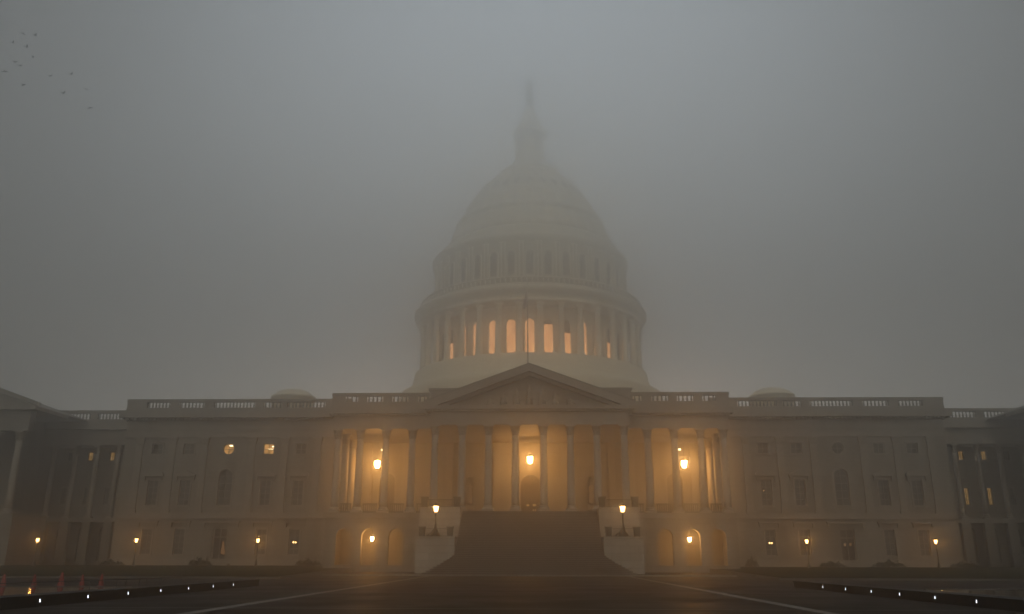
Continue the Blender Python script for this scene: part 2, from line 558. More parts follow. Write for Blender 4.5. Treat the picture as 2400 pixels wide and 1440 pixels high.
def window(lp, cx, cz, y, lit=None, kind='rect', hood=None, surround=True, bars=True, mats=None):
    """recessed pane (part) with sash bars and stone surround (sub-parts)"""
    xs = [p[0] for p in lp]; zs_ = [p[1] for p in lp]
    x0, x1, z0, z1 = min(xs), max(xs), min(zs_), max(zs_)
    pane = MB().prism(lp, y + 0.27, y + 0.31)
    w = bpart(pane, 'window', lit or M['glass'])
    if lit: w['label'] = 'lit yellow window'
    if bars:
        fr = MB()
        inn = grow(lp, -0.09, cx, cz)
        fr.ring(lp, inn, y + 0.2, y + 0.265)
        cx_ = (x0 + x1) / 2
        top = z1 - (0.1 if kind != 'arch' else (x1 - x0) / 2)
        fr.box(cx_ - 0.03, cx_ + 0.03, y + 0.215, y + 0.26, z0 + 0.09, z1 - 0.09)
        nrow = max(2, round((top - z0) / 0.85))
        for k in range(1, nrow + (1 if kind == 'arch' else 0)):
            zz = z0 + (top - z0) * k / nrow
            hw = (x1 - x0) / 2 - 0.09
            if kind == 'circ': hw = 0.6
            fr.box(cx_ - hw, cx_ + hw, y + 0.218, y + 0.257, zz - 0.028, zz + 0.028)
        bpart(fr, 'frame', M['frame'], w)
    if surround:
        sr = MB()
        o1 = grow(lp, 0.2, cx, cz)
        sr.ring(o1, lp, y - 0.07, y + 0.004)
        if kind == 'rect' or kind == 'arch':
            sr.box(x0 - 0.3, x1 + 0.3, y - 0.16, y - 0.075, z0 - 0.2, z0 - 0.02)
        bpart(sr, 'surround', M['trim'], w)
    if hood:
        hd = MB()
        hw, hz, kindh = hood
        hd.box(cx - hw, cx + hw, y - 0.38, y - 0.002, hz, hz + 0.2)
        if kindh == 'tri':
            hd.prism([(cx - hw, hz + 0.2), (cx + hw, hz + 0.2), (cx, hz + 0.85)], y - 0.32, y - 0.002)
        elif kindh == 'seg':
            hd.prism([(cx - hw, hz + 0.2), (cx + hw, hz + 0.2)] +
                     [(cx + hw * cos(pi * i / 10), hz + 0.2 + 0.55 * sin(pi * i / 10)) for i in range(1, 10)], y - 0.32, y - 0.002)
        for sx in (-1, 1):
            hd.frustum(cx + sx * (hw - 0.22), y - 0.16, hz - 0.55, hz - 0.002, 0.09, 0.1, 0.12, 0.14)
        bpart(hd, 'hood', M['trim'], w)
    return w

def balustrade(name, segs, solid, y, z0, z1, parent=None, pitch=0.42, th=0.5, axis='x', x=None):
    """balusters inside one mesh: base, rail, piers between the open runs"""
    b = MB()
    zb, zr = z0 + (z1 - z0) * 0.42, z1 - (z1 - z0) * 0.2
    for (a, c) in solid:
        b.box(a, c, y, y + th, z0, z1 - 0.001)
    a, c = min(q[0] for q in solid), max(q[1] for q in solid)
    b.box(a - 0.04, c + 0.04, y - 0.06, y + th + 0.06, zr, z1)
    b.box(a - 0.02, c + 0.02, y - 0.04, y + th + 0.04, z0 + 0.001, zb)
    for (s0, s1) in segs:
        n = max(2, int(abs(s1 - s0) / pitch))
        for i in range(n):
            xx = s0 + (s1 - s0) * (i + 0.5) / n
            b.lathe([(0.08, zb), (0.13, zb + (zr - zb) * 0.35), (0.07, zb + (zr - zb) * 0.7), (0.1, zr)], 8, xx, y + th / 2)
    return bpart(b, name, M['trim'], parent)

# --- column prototype meshes (shared by every copy)
def column_meshes(h, r, tag_):
    sh = MB()
    zb, zc = 0.62 * r / 0.45, h - 1.15 * r / 0.45
    prof = [(r * 1.0, zb)]
    for i in range(1, 9):
        t = i / 8
        prof.append((r * (1 - 0.16 * t ** 1.6), zb + (zc - zb) * t))
    sh.lathe(prof, 24)
    k = r / 0.45
    ba = MB()
    ba.box(-0.66 * k, 0.66 * k, -0.66 * k, 0.66 * k, 0, 0.2 * k)
    ba.lathe([(0.62 * k, 0.2 * k), (0.64 * k, 0.28 * k), (0.6 * k, 0.36 * k), (0.51 * k, 0.41 * k), (0.52 * k, 0.48 * k), (0.55 * k, 0.53 * k), (0.5 * k, 0.6 * k), (0.46 * k, 0.625 * k)], 24)
    ca = MB()
    ca.lathe([(0.385 * k, zc), (0.43 * k, zc + 0.04 * k), (0.40 * k, zc + 0.1 * k), (0.42 * k, zc + 0.55 * k), (0.56 * k, zc + 0.95 * k), (0.6 * k, zc + 1.0 * k)], 20)
    for ringi, (zz, rr, n, off) in enumerate(((0.08, 0.43, 8, 0), (0.42, 0.45, 8, pi / 8))):
        for i in range(n):   # curled leaves
            a = 2 * pi * i / n + off
            d = Vector((sin(a), -cos(a), 0)); e = Vector((cos(a), sin(a), 0))
            base = d * rr * k
            p0 = base + Vector((0, 0, zc + zz * k)); p1 = base + d * 0.06 * k + Vector((0, 0, zc + (zz + 0.28) * k)); p2 = base + d * 0.17 * k + Vector((0, 0, zc + (zz + 0.36) * k))
            w = 0.13 * k
            ca.add([p0 - e * w, p0 + e * w, p1 - e * w, p1 + e * w, p2 - e * w * 0.5, p2 + e * w * 0.5], [(0, 1, 3, 2), (2, 3, 5, 4)])
    ca.box(-0.62 * k, 0.62 * k, -0.62 * k, 0.62 * k, zc + 1.0 * k, h)
    return sh, ba, ca

def column_proto(h, r):
    sh, ba, ca = column_meshes(h, r, '')
    c = sh.build('column', M['column'])
    p = ba.build('base', M['column']); p.parent = c
    q = ca.build('capital', M['trim']); q.parent = c
    return c

FLOOR, SOFFIT = 6.6, 16.2
proto = column_proto(SOFFIT - FLOOR, 0.45)
col_spots = [(s * x, 96.0) for x in (1.6, 4.66, 7.66, 10.76) for s in (-1, 1)]
col_spots += [(s * x, 99.0) for x in (13.8, 16.92, 19.97, 22.6) for s in (-1, 1)]
col_spots += [(s * 22.6, y) for y in (103.2, 107.4) for s in (-1, 1)]
for i, (x, y) in enumerate(col_spots):
    c = proto if i == 0 else clone(proto)
    place(c, bld, (x, y, FLOOR))

# --- centre block, portico wall
door_c = arch(0.05, 1.32, FLOOR, 12.05)
door_s = [arch(s * 18.7, 1.0, FLOOR, 12.25) for s in (-1, 1)]
niches = [arch(s * 7.9, 0.55, 8.1, 11.75) for s in (-1, 1)]
blind = [rect(s * x, 0.9, 13.2, 14.3) for s in (-1, 1) for x in (4.6, 10.9, 14.6)]
b = MB().wall(-23.5, 23.5, FLOOR, SOFFIT + 0.3, 111.2, [door_c] + door_s + niches + blind, 0.5)
bpart(b, 'portico_wall', M['stone'])
for lp in blind: bpart(MB().prism(lp, 111.32, 111.38), 'recess_panel', M['stone'])
for lp in niches: bpart(MB().prism(lp, 111.62, 111.68), 'niche_back', M['stone'])
b = MB()
b.box(-23.5, 23.5, 111.7, 168, 0, 19.3)
b.box(-13.87, 13.87, 115, 126, 19.31, 24.0)
b.box(-14.1, 14.1, 114.8, 126.2, 24.0, 24.3)
bpart(b, 'centre_block', M['stone'])
# pilasters on the portico wall
for s in (-1, 1):
    for x in (4.4, 10.6, 13.2, 16.4, 21.2):
        b = MB().box(s * x - 0.42, s * x + 0.42, 111.02, 111.198, FLOOR, 15.3)
        p = bpart(b, 'pilaster', M['trim'])
        bpart(MB().frustum(s * x, 111.09, 15.301, SOFFIT, 0.42, 0.11, 0.58, 0.17), 'capital', M['trim'], p)

def door(lp, cx, hw, ztop, lit_panes):
    d = MB().prism(lp, 111.52, 111.6)
    zs = ztop - hw
    for sx in (-1, 1):
        for (za, zb) in ((FLOOR + 0.15, FLOOR + 0.55), (FLOOR + 1.5, FLOOR + 2.4), (FLOOR + 2.55, FLOOR + 3.0)):
            d.box(cx + sx * hw * 0.5 - hw * 0.36, cx + sx * hw * 0.5 + hw * 0.36, 111.47, 111.518, za, zb)
    o = bpart(d, 'door', M['wood'])
    t = MB()
    t.box(cx - hw, cx + hw, 111.38, 111.515, zs - 0.12, zs + 0.1)
    t.box(cx - 0.06, cx + 0.06, 111.4, 111.512, FLOOR + 0.01, zs - 0.12)
    for k in range(1, 6):
        a = pi * k / 6
        t.tube([(cx, 111.48, zs + 0.1), (cx + hw * 0.98 * cos(a), 111.48, zs + hw * 0.98 * sin(a))], 0.03, 6)
    bpart(t, 'door_frame', M['wood'], o)
    g = MB()
    ring_o = grow(lp, 0.22, cx, 0)
    g.ring(ring_o, lp, 111.1, 111.205)
    bpart(g, 'surround', M['trim'], o)
    for (xa, xb, za, zb) in lit_panes:
        pn = MB().box(xa, xb, 111.40, 111.46, za, zb)
        p = bpart(pn, 'lit_door_shape', M['lit_dim'], o)
        p['label'] = 'small lit yellow door pane'
    return o
door(door_c, 0.05, 1.32, 12.05, [(-0.52, -0.16, 8.12, 8.3), (0.3, 0.78, 8.08, 8.34), (0.3, 0.42, 7.4, 7.72), (0.58, 0.70, 7.4, 7.72)])
for s, lp in zip((-1, 1), door_s): door(lp, s * 18.7, 1.0, 12.25, [])

# statues in the two niches
def figure_mesh(h, lean=1):
    """draped standing figure, one continuous surface"""
    me = bpy.data.meshes.new('statue')
    k = h / 3.0
    P = [(0, 0, 0.1, 0.42), (0, 0, 0.7, 0.38), (0.02, 0, 1.35, 0.33), (0, 0, 1.75, 0.27), (0, -0.02, 2.2, 0.34), (0, 0, 2.42, 0.2), (0, -0.02, 2.55, 0.11), (0, -0.03, 2.75, 0.17), (0, -0.02, 2.92, 0.13),
         (0.36, -0.02, 2.33, 0.14), (0.5, -0.05, 1.9, 0.11), (0.42 * lean, -0.25, 1.62, 0.09),
         (-0.36, -0.02, 2.33, 0.14), (-0.5, -0.02, 1.9, 0.11), (-0.52, -0.12, 1.5, 0.09)]
    E = [(0, 1), (1, 2), (2, 3), (3, 4), (4, 5), (5, 6), (6, 7), (7, 8), (5, 9), (9, 10), (10, 11), (5, 12), (12, 13), (13, 14)]
    me.from_pydata([(x * k, y * k, z * k) for x, y, z, r in P], E, [])
    o = bpy.data.objects.new('statue', me); col.objects.link(o)
    sk = o.modifiers.new('skin', 'SKIN')
    for i, (x, y, z, r) in enumerate(P):
        me.skin_vertices[0].data[i].radius = (r * k, r * k * 0.8)
    me.skin_vertices[0].data[0].use_root = True
    sub = o.modifiers.new('sub', 'SUBSURF'); sub.levels = sub.render_levels = 2
    dg = bpy.context.evaluated_depsgraph_get()
    nm = bpy.data.meshes.new_from_object(o.evaluated_get(dg))
    nm.name = 'statue'
    bpy.data.objects.remove(o)
    for p in nm.polygons: p.use_smooth = True
    return nm

fig = figure_mesh(3.0)
fig.materials.clear(); fig.materials.append(M['trim'])
for s in (-1, 1):
    o = bpy.data.objects.new('stone_statue', fig); col.objects.link(o)
    o.location = (s * 7.9, 111.1, 8.12)
    if s > 0: o.scale = (-1, 1, 1)
    tag(o, 'dim stone statue in the niche %s of the central doorway' % ('left' if s < 0 else 'right'), 'statue', 'statues in the portico niches')
    pd = MB().box(-0.6, 0.6, -0.45, 0.5, -0.5, 0).build('pedestal', M['trim']); pd.parent = o

# --- portico floor, arcades, ceiling
b = MB()
b.box(-11.7, 11.7, 95.4, 111.2, 0, FLOOR)
bpart(b, 'portico_podium', M['rustic'])
AR = (15.3, 18.4, 21.3)
for s in (-1, 1):
    holes = [arch(s * x, 0.86, 0.84, 4.85) for x in AR]
    b = MB().wall(min(s * 11.7, s * 23.5), max(s * 11.7, s * 23.5), 0.1, 6.0, 98.9, holes, 0.7)
    b.box(s * 11.701, s * 23.5, 98.9, 98.95, -0.05, 0.099)
    for x in AR:      # keystones and impost bands
        b.prism([(s * x - 0.12, 4.86), (s * x + 0.12, 4.86), (s * x + 0.2, 5.35), (s * x - 0.2, 5.35)], 98.78, 98.897)
    bpart(b, 'arcade', M['rustic'])
    b = MB()
    b.box(s * 11.701, s * 23.75, 98.65, 111.19, 6.001, FLOOR)
    b.box(s * 11.701, s * 23.45, 98.91, 111.19, 0.2, 0.83)
    bpart(b, 'portico_floor', M['trim'])
    b = MB()
    b.box(s * 11.71, s * 23.5, 105.5, 105.9, 0.84, 5.999)
    b.box(s * 23.1, s * 23.5, 99.61, 111.2, 0.84, 5.999)
    bpart(b, 'arcade_wall', M['rustic'])
    # low balustrade between the side columns
    segs = [(s * a, s * c) for a, c in ((11.9, 13.1), (14.5, 16.2), (17.6, 19.3), (20.6, 21.9))]
    segs = [(min(q), max(q)) for q in segs]
    sol = [(s * a, s * c) for a, c in ((11.75, 11.9), (13.1, 14.5), (16.2, 17.6), (19.3, 20.6), (21.9, 23.3))]
    sol = [(min(q), max(q)) for q in sol]
    for (a, c) in segs:
        bb = MB()
        bb.box(a, c, 98.9, 99.1, FLOOR + 0.001, FLOOR + 0.2); bb.box(a, c, 98.86, 99.14, FLOOR + 0.92, FLOOR + 1.07)
        n = int((c - a) / 0.24)
        for i in range(n):
            xx = a + (c - a) * (i + 0.5) / n
            bb.box(xx - 0.05, xx + 0.05, 98.95, 99.05, FLOOR + 0.2, FLOOR + 0.92)
        bpart(bb, 'portico_railing', M['planter'])
b = MB()
b.box(-11.3, 11.3, 96.61, 111.15, SOFFIT + 0.02, SOFFIT + 0.3)
for s in (-1, 1):
    b.box(s * 11.301, s * 23.3, 99.41, 111.15, SOFFIT + 0.022, SOFFIT + 0.3)
bpart(b, 'portico_ceiling', M['stone'])

# --- entablature and pediment
b = MB()
def entab(b, x0, x1, y0, y1, zs=SOFFIT):
    b.box(x0, x1, y0, y1, zs, zs + 0.55)
    b.box(x0 - 0.03, x1 + 0.03, y0 - 0.04, y1, zs + 0.551, zs + 0.68)
    b.box(x0 + 0.02, x1 - 0.02, y0 + 0.03, y1, zs + 0.681, zs + 1.5)
    b.box(x0 - 0.25, x1 + 0.25, y0 - 0.25, y1, zs + 1.501, zs + 1.72)
entab(b, -11.35, 11.35, 95.45, 96.6)
for s in (-1, 1):
    xa, xb = sorted((s * 11.351, s * 23.2))
    entab(b, xa, xb, 98.45, 99.4)
    b.box(s * 10.35, s * 11.33, 96.61, 98.44, SOFFIT, SOFFIT + 1.7)
    b.box(s * 22.25, s * 23.19, 99.41, 111.1, SOFFIT, SOFFIT + 1.7)
bpart(b, 'entablature', M['trim'])
b = MB()
b.box(-11.95, 11.95, 94.9, 98.8, SOFFIT + 1.73, SOFFIT + 2.2)
for s in (-1, 1):
    b.box(s * 11.951, s * 23.75, 97.9, 111.1, SOFFIT + 1.73, SOFFIT + 2.45)
    for i in range(22):
        xx = s * (12.2 + i * 0.53)
        b.box(xx - 0.11, xx + 0.11, 98.0, 98.19, SOFFIT + 1.5, SOFFIT + 1.729)
for i in range(45):
    xx = -11.7 + i * 0.532
    b.box(xx - 0.11, xx + 0.11, 95.0, 95.19, SOFFIT + 1.5, SOFFIT + 1.729)
bpart(b, 'cornice', M['trim'])
ZP = SOFFIT + 2.2
ped = MB()
ped.prism([(-11.5, ZP), (11.5, ZP), (0, 22.75)], 96.3, 115.0)
ped = bpart(ped, 'pediment', M['stone'])
b = MB()
for s in (-1, 1):
    pl = [(s * 12.0, ZP), (s * 10.6, ZP + 0.001), (0, 22.35), (0, 23.2), (s * 12.0, ZP + 0.42)]
    b.prism(pl, 95.0, 96.299)
    pl2 = [(s * 10.6, ZP + 0.002), (s * 9.6, ZP + 0.002), (0, 21.95), (0, 22.349)]
    b.prism(pl2, 95.55, 96.298)
bpart(b, 'raking_cornice', M['trim'], ped)
# low relief figures
for (x, h) in ((0, 2.6), (-1.5, 2.1), (1.5, 2.1), (-3.0, 1.5), (3.0, 1.6), (-4.6, 1.0), (4.7, 1.0)):
    b = MB().lathe([(0.42, ZP + 0.03), (0.36, ZP + h * 0.4), (0.27, ZP + h * 0.6), (0.36, ZP + h * 0.78), (0.12, ZP + h * 0.86), (0.17, ZP + h * 0.93), (0.02, ZP + h)], 12, x, 96.25, sy=0.6)
    b.frustum(x + 0.42, 96.2, ZP + h * 0.35, ZP + h * 0.75, 0.3, 0.08, 0.12, 0.08)
    bpart(b, 'relief_figure', M['trim'], ped)
b = MB()
for s in (-1, 1):
    b.add([(s * 12.05, 95.0, ZP + 0.43), (0, 95.0, 23.22), (0, 115, 23.22), (s * 12.05, 115, ZP + 0.43),
           (s * 12.05, 95.0, ZP + 0.53), (0, 95.0, 23.32), (0, 115, 23.32), (s * 12.05, 115, ZP + 0.53)],
          [(0, 3, 2, 1), (4, 5, 6, 7), (0, 1, 5, 4), (2, 3, 7, 6), (3, 0, 4, 7)])
    b.box(s * 12.06, s * 23.5, 99.0, 111.5, SOFFIT + 2.46, SOFFIT + 2.6)
bpart(b, 'roof', M['roof'], ped)
for s in (-1, 1):
    segs = [tuple(sorted((s * a, s * c))) for a, c in ((12.2, 13.3), (14.4, 16.4), (17.4, 19.4), (20.4, 22.0))]
    sol = [tuple(sorted((s * a, s * c))) for a, c in ((11.9, 12.2), (13.3, 14.4), (16.4, 17.4), (19.4, 20.4), (22.0, 23.5))]
    balustrade('balustrade', segs, sol, 98.5, SOFFIT + 2.46, 20.5)

# --- the wings on both sides
WX = (30.35, 34.65, 40.0, 45.3, 49.55)
for s in (-1, 1):
    Y = 111.0
    holes, specs = [], []
    for i, x in enumerate(WX):
        cx = s * x
        if i == 2:
            a = circ(cx, 15.45, 0.76); mn = arch(cx, 0.88, 8.14, 12.8); g = rect(cx, 0.95, 0.95, 5.3)
            specs += [(a, cx, 15.45, 'circ', None), (mn, cx, 10, 'arch', None), (g, cx, 3, 'door', (2.5, 5.95, 'flat'))]
        else:
            a = rect(cx, 0.71, 14.75, 16.15); mn = rect(cx, 0.68, 8.14, 11.4); g = rect(cx, 0.66, 2.0, 5.2)
            specs += [(a, cx, 15.4, 'rect', None), (mn, cx, 10, 'rect', (1.36, 11.85, 'seg' if i in (0, 4) else 'tri')), (g, cx, 3.5, 'rect', (1.4, 5.95, 'flat'))]
        holes += [a, mn, g]
    xa, xb = sorted((s * 23.501, s * 54.0))
    w = MB().wall(xa, xb, 0.3, 19.2, Y, holes, 0.45)
    bpart(w, 'wing_wall', M['stone'])
    w = MB().box(s * 23.51, s * 53.99, Y + 0.46, 150, 0, 20.05)
    bpart(w, 'wing_block', M['stone'])
    for (lp, cx, cz, kd, hood) in specs:
        lit = None
        if s < 0 and abs(cx + 40) < 0.1 and kd == 'circ': lit = M['lit_room']
        if s < 0 and abs(cx + 34.65) < 0.1 and cz > 15: lit = M['lit_room']
        if kd == 'door':
            d = bpart(MB().prism(lp, Y + 0.3, Y + 0.36), 'door', M['wood'])
            fr = MB().ring(lp, grow(lp, -0.14, cx, 3), Y + 0.2, Y + 0.295)
            fr.box(cx - 0.05, cx + 0.05, Y + 0.22, Y + 0.29, 1.0, 5.2); fr.box(cx - 0.8, cx + 0.8, Y + 0.222, Y + 0.288, 4.1, 4.25)
            bpart(fr, 'door_frame', M['frame'], d)
            hd = MB().box(cx - 2.5, cx + 2.5, Y - 0.4, Y - 0.002, 5.95, 6.17)
            for sx in (-1, 1): hd.frustum(cx + sx * 2.2, Y - 0.16, 5.3, 5.949, 0.12, 0.1, 0.16, 0.14)
            hd.box(cx - 1.7, cx + 1.7, Y - 1.2, Y - 0.26, 0.4, 0.93)
            bpart(hd, 'door_hood', M['trim'], d)
            for sx in (-1, 1):
                if s > 0:
                    q = bpart(MB().box(cx + sx * 0.35 - 0.12, cx + sx * 0.35 + 0.12, Y + 0.24, Y + 0.284, 3.2, 3.55), 'lit_door_shape', M['lit_faint'], d)
                elif sx > 0:
                    q = bpart(MB().prism([(cx + 0.2, 2.1), (cx + 0.75, 2.0), (cx + 0.7, 2.6), (cx + 0.45, 3.7), (cx + 0.3, 3.6)], Y + 0.24, Y + 0.284), 'lit_door_shape', M['lit_faint'], d)  # glowing shape standing in for the faint lit figure in this doorway
            continue
        wn = window(lp, cx, cz, Y, lit, kd, hood)
        if s < 0 and lit and kd == 'circ':      # ceiling lamp seen through the round window
            q = bpart(MB().box(cx - 0.05, cx + 0.5, Y + 0.235, Y + 0.262, 15.82, 15.98), 'ceiling_lamp', M['lit_tube'], wn)
        if s < 0 and lit and kd == 'rect':
            q = bpart(MB().box(cx + 0.38, cx + 0.6, Y + 0.235, Y + 0.262, 15.7, 15.84).box(cx - 0.1, cx + 0.6, Y + 0.235, Y + 0.262, 15.42, 15.48), 'ceiling_lamp', M['lit_tube'], wn)
        if abs(abs(cx) - 30.35) < 0.1 and cz < 4:
            q = bpart(MB().lathe([(0.02, 3.42), (0.11, 3.52), (0.11, 3.6), (0.02, 3.68)], 10, cx - 0.12, Y + 0.23).lathe([(0.02, 3.42), (0.09, 3.5), (0.09, 3.58), (0.02, 3.64)], 10, cx + 0.17, Y + 0.23), 'bulb', M['lit_bulb'], wn)
        if s > 0 and abs(cx - 30.35) < 0.1 and 8 < cz < 12:
            q = bpart(MB().lathe([(0.01, 10.0), (0.05, 10.05), (0.01, 10.1)], 8, cx - 0.3, Y + 0.23), 'bulb', M['lit_bulb'], wn)
    t = MB()
    t.box(s * 23.8, s * 54.25, Y - 0.25, Y - 0.003, 0.2, 1.5)
    t.box(s * 23.8, s * 54.2, Y - 0.28, Y - 0.003, 6.5, 6.75)
    t.box(s * 23.8, s * 54.12, Y - 0.16, Y - 0.003, 6.751, 7.2)
    t.box(s * 23.8, s * 54.15, Y - 0.15, Y - 0.003, 16.95, 17.55)
    t.box(s * 23.8, s * 54.22, Y - 0.22, Y - 0.003, 17.551, 17.7)
    t.box(s * 23.8, s * 54.3, Y - 0.3, Y + 0.6, 19.201, 19.5)
    t.box(s * 23.8, s * 54.9, Y - 0.9, Y + 0.9, 19.501, 20.07)
    for i in range(58):
        xx = s * (24.1 + i * 0.52)
        t.box(xx - 0.1, xx + 0.1, Y - 0.6, Y - 0.303, 19.22, 19.499)
    bpart(t, 'wing_cornice', M['trim'])
    for x in (28.1, 32.5, 36.8, 43.2, 47.5, 51.9):
        p = MB().box(s * x - 0.45, s * x + 0.45, Y - 0.2, Y - 0.003, 7.201, 16.05)
        p.box(s * x - 0.55, s * x + 0.55, Y - 0.27, Y - 0.003, 7.2005, 7.6)
        p = bpart(p, 'pilaster', M['trim'])
        c = MB().frustum(s * x, Y - 0.14, 16.051, 16.75, 0.45, 0.1, 0.62, 0.2)
        c.box(s * x - 0.64, s * x + 0.64, Y - 0.4, Y - 0.003, 16.751, 16.949)
        for k in range(4):
            c.frustum(s * x - 0.34 + k * 0.227, Y - 0.27, 16.1, 16.55, 0.08, 0.03, 0.1, 0.09)
        bpart(c, 'capital', M['trim'], p)
    segs = [tuple(sorted((s * a, s * c))) for a, c in ((27.4, 32.6), (33.3, 35.8), (36.9, 42.5), (43.8, 47.2), (48.4, 51.6))]
    sol = [tuple(sorted((s * a, s * c))) for a, c in ((23.9, 27.4), (32.6, 33.3), (35.8, 36.9), (42.5, 43.8), (47.2, 48.4), (51.6, 54.3))]
    balustrade('balustrade', segs, sol, Y - 0.2, 20.071, 22.1, pitch=0.45)
    # low saucer dome on the wing roof
    d = MB().lathe([(3.3, 20.0), (3.3, 25.6), (3.45, 25.65), (3.45, 25.95), (3.0, 26.1), (2.7, 26.5), (1.9, 26.9), (0.9, 27.1), (0.0, 27.15)], 32, s * 37.4, 130)
    bpart(d, 'roof_lantern', M['dome'])

    # --- recessed link block and outer wing
    Y = 125.5
    holes, specs = [], []
    for i, x in enumerate((59.7, 62.85, 66.15, 69.3)):
        a = rect(s * x, 0.38, 15.5, 16.85); mn = rect(s * x, 0.33, 9.1, 11.6)
        holes += [a, mn]
        la = M['lit_dim'] if i in (1, 2) else None
        lm = M['lit_dim'] if (i in (1, 2) and s > 0) else None
        specs += [(a, s * x, 15.8, 'rect', la), (mn, s * x, 10, 'rect', lm)]
    for x in (59.2, 62.3, 65.4, 68.6):
        g = arch(s * x, 0.85, 1.1, 6.1)
        holes.append(g); specs.append((g, s * x, 3, 'arch', None))
    xa, xb = sorted((s * 54.3, s * 72.0))
    bpart(MB().wall(xa, xb, 0.3, 19.6, Y, holes, 0.45), 'link_wall', M['stone'])
    bpart(MB().box(s * 54.3, s * 72, Y + 0.46, 150, 0, 20.1), 'link_block', M['stone'])
    for (lp, cx, cz, kd, lit) in specs: window(lp, cx, cz, Y, lit, kd, None, surround=True)
    Y = 122.0
    t = MB()
    bpart(MB().box(s * 54.3, s * 72, Y - 0.1, 125.49, 6.5, 7.0), 'link_floor', M['trim'])
    t.box(s * 54.3, s * 72, Y - 0.2, 125.49, 17.4, 18.1)
    t.box(s * 54.3, s * 72, Y, 125.49, 18.101, 19.6)
    t.box(s * 54.3, s * 72, Y - 0.8, 125.9, 19.601, 20.2)
    bpart(t, 'link_cornice', M['trim'])
    for x in (57.2, 60.4, 63.55, 66.7, 69.9):
        bpart(MB().box(s * x - 0.62, s * x + 0.62, Y, Y + 0.7, 0.3, 6.499), 'link_pier', M['rustic'])
    for x in (57.2, 60.4, 63.55, 66.7, 69.9):
        c = clone(proto)
        c.scale = (0.75, 0.75, 10.4 / (SOFFIT - FLOOR))
        place(c, bld, (s * x, Y + 0.4, 7.0))
    segs = [tuple(sorted((s * a, s * c))) for a, c in ((55.0, 59.0), (60, 64), (65, 69))]
    sol = [tuple(sorted((s * a, s * c))) for a, c in ((54.3, 55), (59, 60), (64, 65), (69, 72))]
    balustrade('balustrade', segs, sol, Y - 0.2, 20.201, 22.5, pitch=0.5)
    o = MB()
    o.box(s * 71.5, s * 115, 116, 155, 0, 20.6)
    o.box(s * 71.0, s * 115, 115.4, 116.6, 19.8, 20.599)
    bpart(o, 'outer_wing', M['stone'])
    o = MB()
    o.prism([(s * 65.2, 20.8), (s * 97.2, 20.8), (s * 81.2, 26.4)], 108.6, 125)
    o.box(s * 65.1, s * 97.3, 108.0, 116.2, 20.3, 20.799)
    for q in (1, -1):
        o.prism([(s * (81.2 + q * 16.4), 20.8), (s * (81.2 + q * 16.4), 21.25), (s * 81.2, 27.0), (s * 81.2, 26.35)], 108.0, 108.599)
    bpart(o, 'outer_pediment', M['trim'])
    o = MB()
    o.box(s * 66, s * 96.4, 108.6, 109.9, 17.6, 20.299)
    o.box(s * 66, s * 96.4, 108.4, 115.99, 0, 7.0)
    bpart(o, 'outer_entablature', M['stone'])
    for k in range(4):
        c = clone(proto)
        c.scale = (1.1, 1.1, 10.59 / (SOFFIT - FLOOR))
        place(c, bld, (s * (67.3 + 3.3 * k), 109.3, 7.0))

# --- the dome
DX, DY = -0.1, 145.0
dome = empty('dome'); dome.parent = bld; dome.location = Vector((DX, DY, 0)) - bld.location
def dpart(mb, name, mat): 
    o = mb.build(name, mat); o.parent = dome; return o
def ringprof(b, prof, n=144): return b.lathe(prof, n)
dpart(MB().lathe([(23.0, 19.0), (22.7, 27.6), (22.7, 28.2), (21.5, 28.6), (20.8, 29.4), (20.4, 30.8), (20.3, 31.8), (16.2, 31.81)], 96), 'skirt', M['dome'])
dpart(MB().lathe([(16.7, 31.8), (16.7, 40.3)], 108), 'drum_wall', M['dome'])
dpart(MB().lathe([(16.6, 40.25), (19.7, 40.25), (19.7, 40.7), (19.6, 40.75), (19.6, 41.4), (20.05, 41.6), (20.6, 42.0), (20.65, 42.6), (20.3, 42.75), (16.6, 42.9)], 144), 'cornice', M['dome'])
g = MB().lathe([(19.35, 42.8), (19.75, 42.8), (19.75, 43.2), (19.35, 43.21)], 144)
g.lathe([(19.35, 44.05), (19.75, 44.05), (19.75, 44.3), (19.35, 44.31)], 144)
for k in range(144):
    a = 2 * pi * (k + 0.5) / 144
    if cos(a) > -0.2: g.lathe([(0.1, 43.2), (0.14, 43.5), (0.1, 44.06)], 6, 19.55 * sin(a), -19.55 * cos(a))
dpart(g, 'gallery_balustrade', M['dome'])
up_ = MB().lathe([(17.4, 42.9), (17.4, 44.5), (17.05, 44.6), (17.05, 51.2), (17.35, 51.3), (17.75, 51.8), (17.8, 52.5), (16.8, 52.8), (16.4, 52.9), (16.4, 54.0), (16.0, 54.3), (15.3, 54.6), (15.0, 55.2)], 144)
for k in range(36):
    a = radians(10 * k + 5)
    if cos(a) > -0.2:
        for da in (-0.018, 0.018):
            up_.lathe([(0.28, 44.6), (0.24, 50.6), (0.34, 51.2)], 8, 17.15 * sin(a + da), -17.15 * cos(a + da))
dpart(up_, 'upper_drum', M['dome'])
def ribs(k, r, z):
    return 0.22 if (k % 6) in (0, 1) else 0.0
sh_prof = [(15.0, 55.1), (14.5, 56.4), (14.1, 57.5), (13.6, 58.7), (13.35, 59.3), (13.6, 59.4), (13.6, 60.0), (12.95, 60.2), (12.4, 61.4), (11.6, 63.1), (10.7, 64.7), (9.65, 66.2), (8.3, 67.8), (6.9, 69.2), (5.6, 70.4)]
dpart(MB().lathe(sh_prof, 216, ribs=ribs), 'dome_shell', M['dome'])
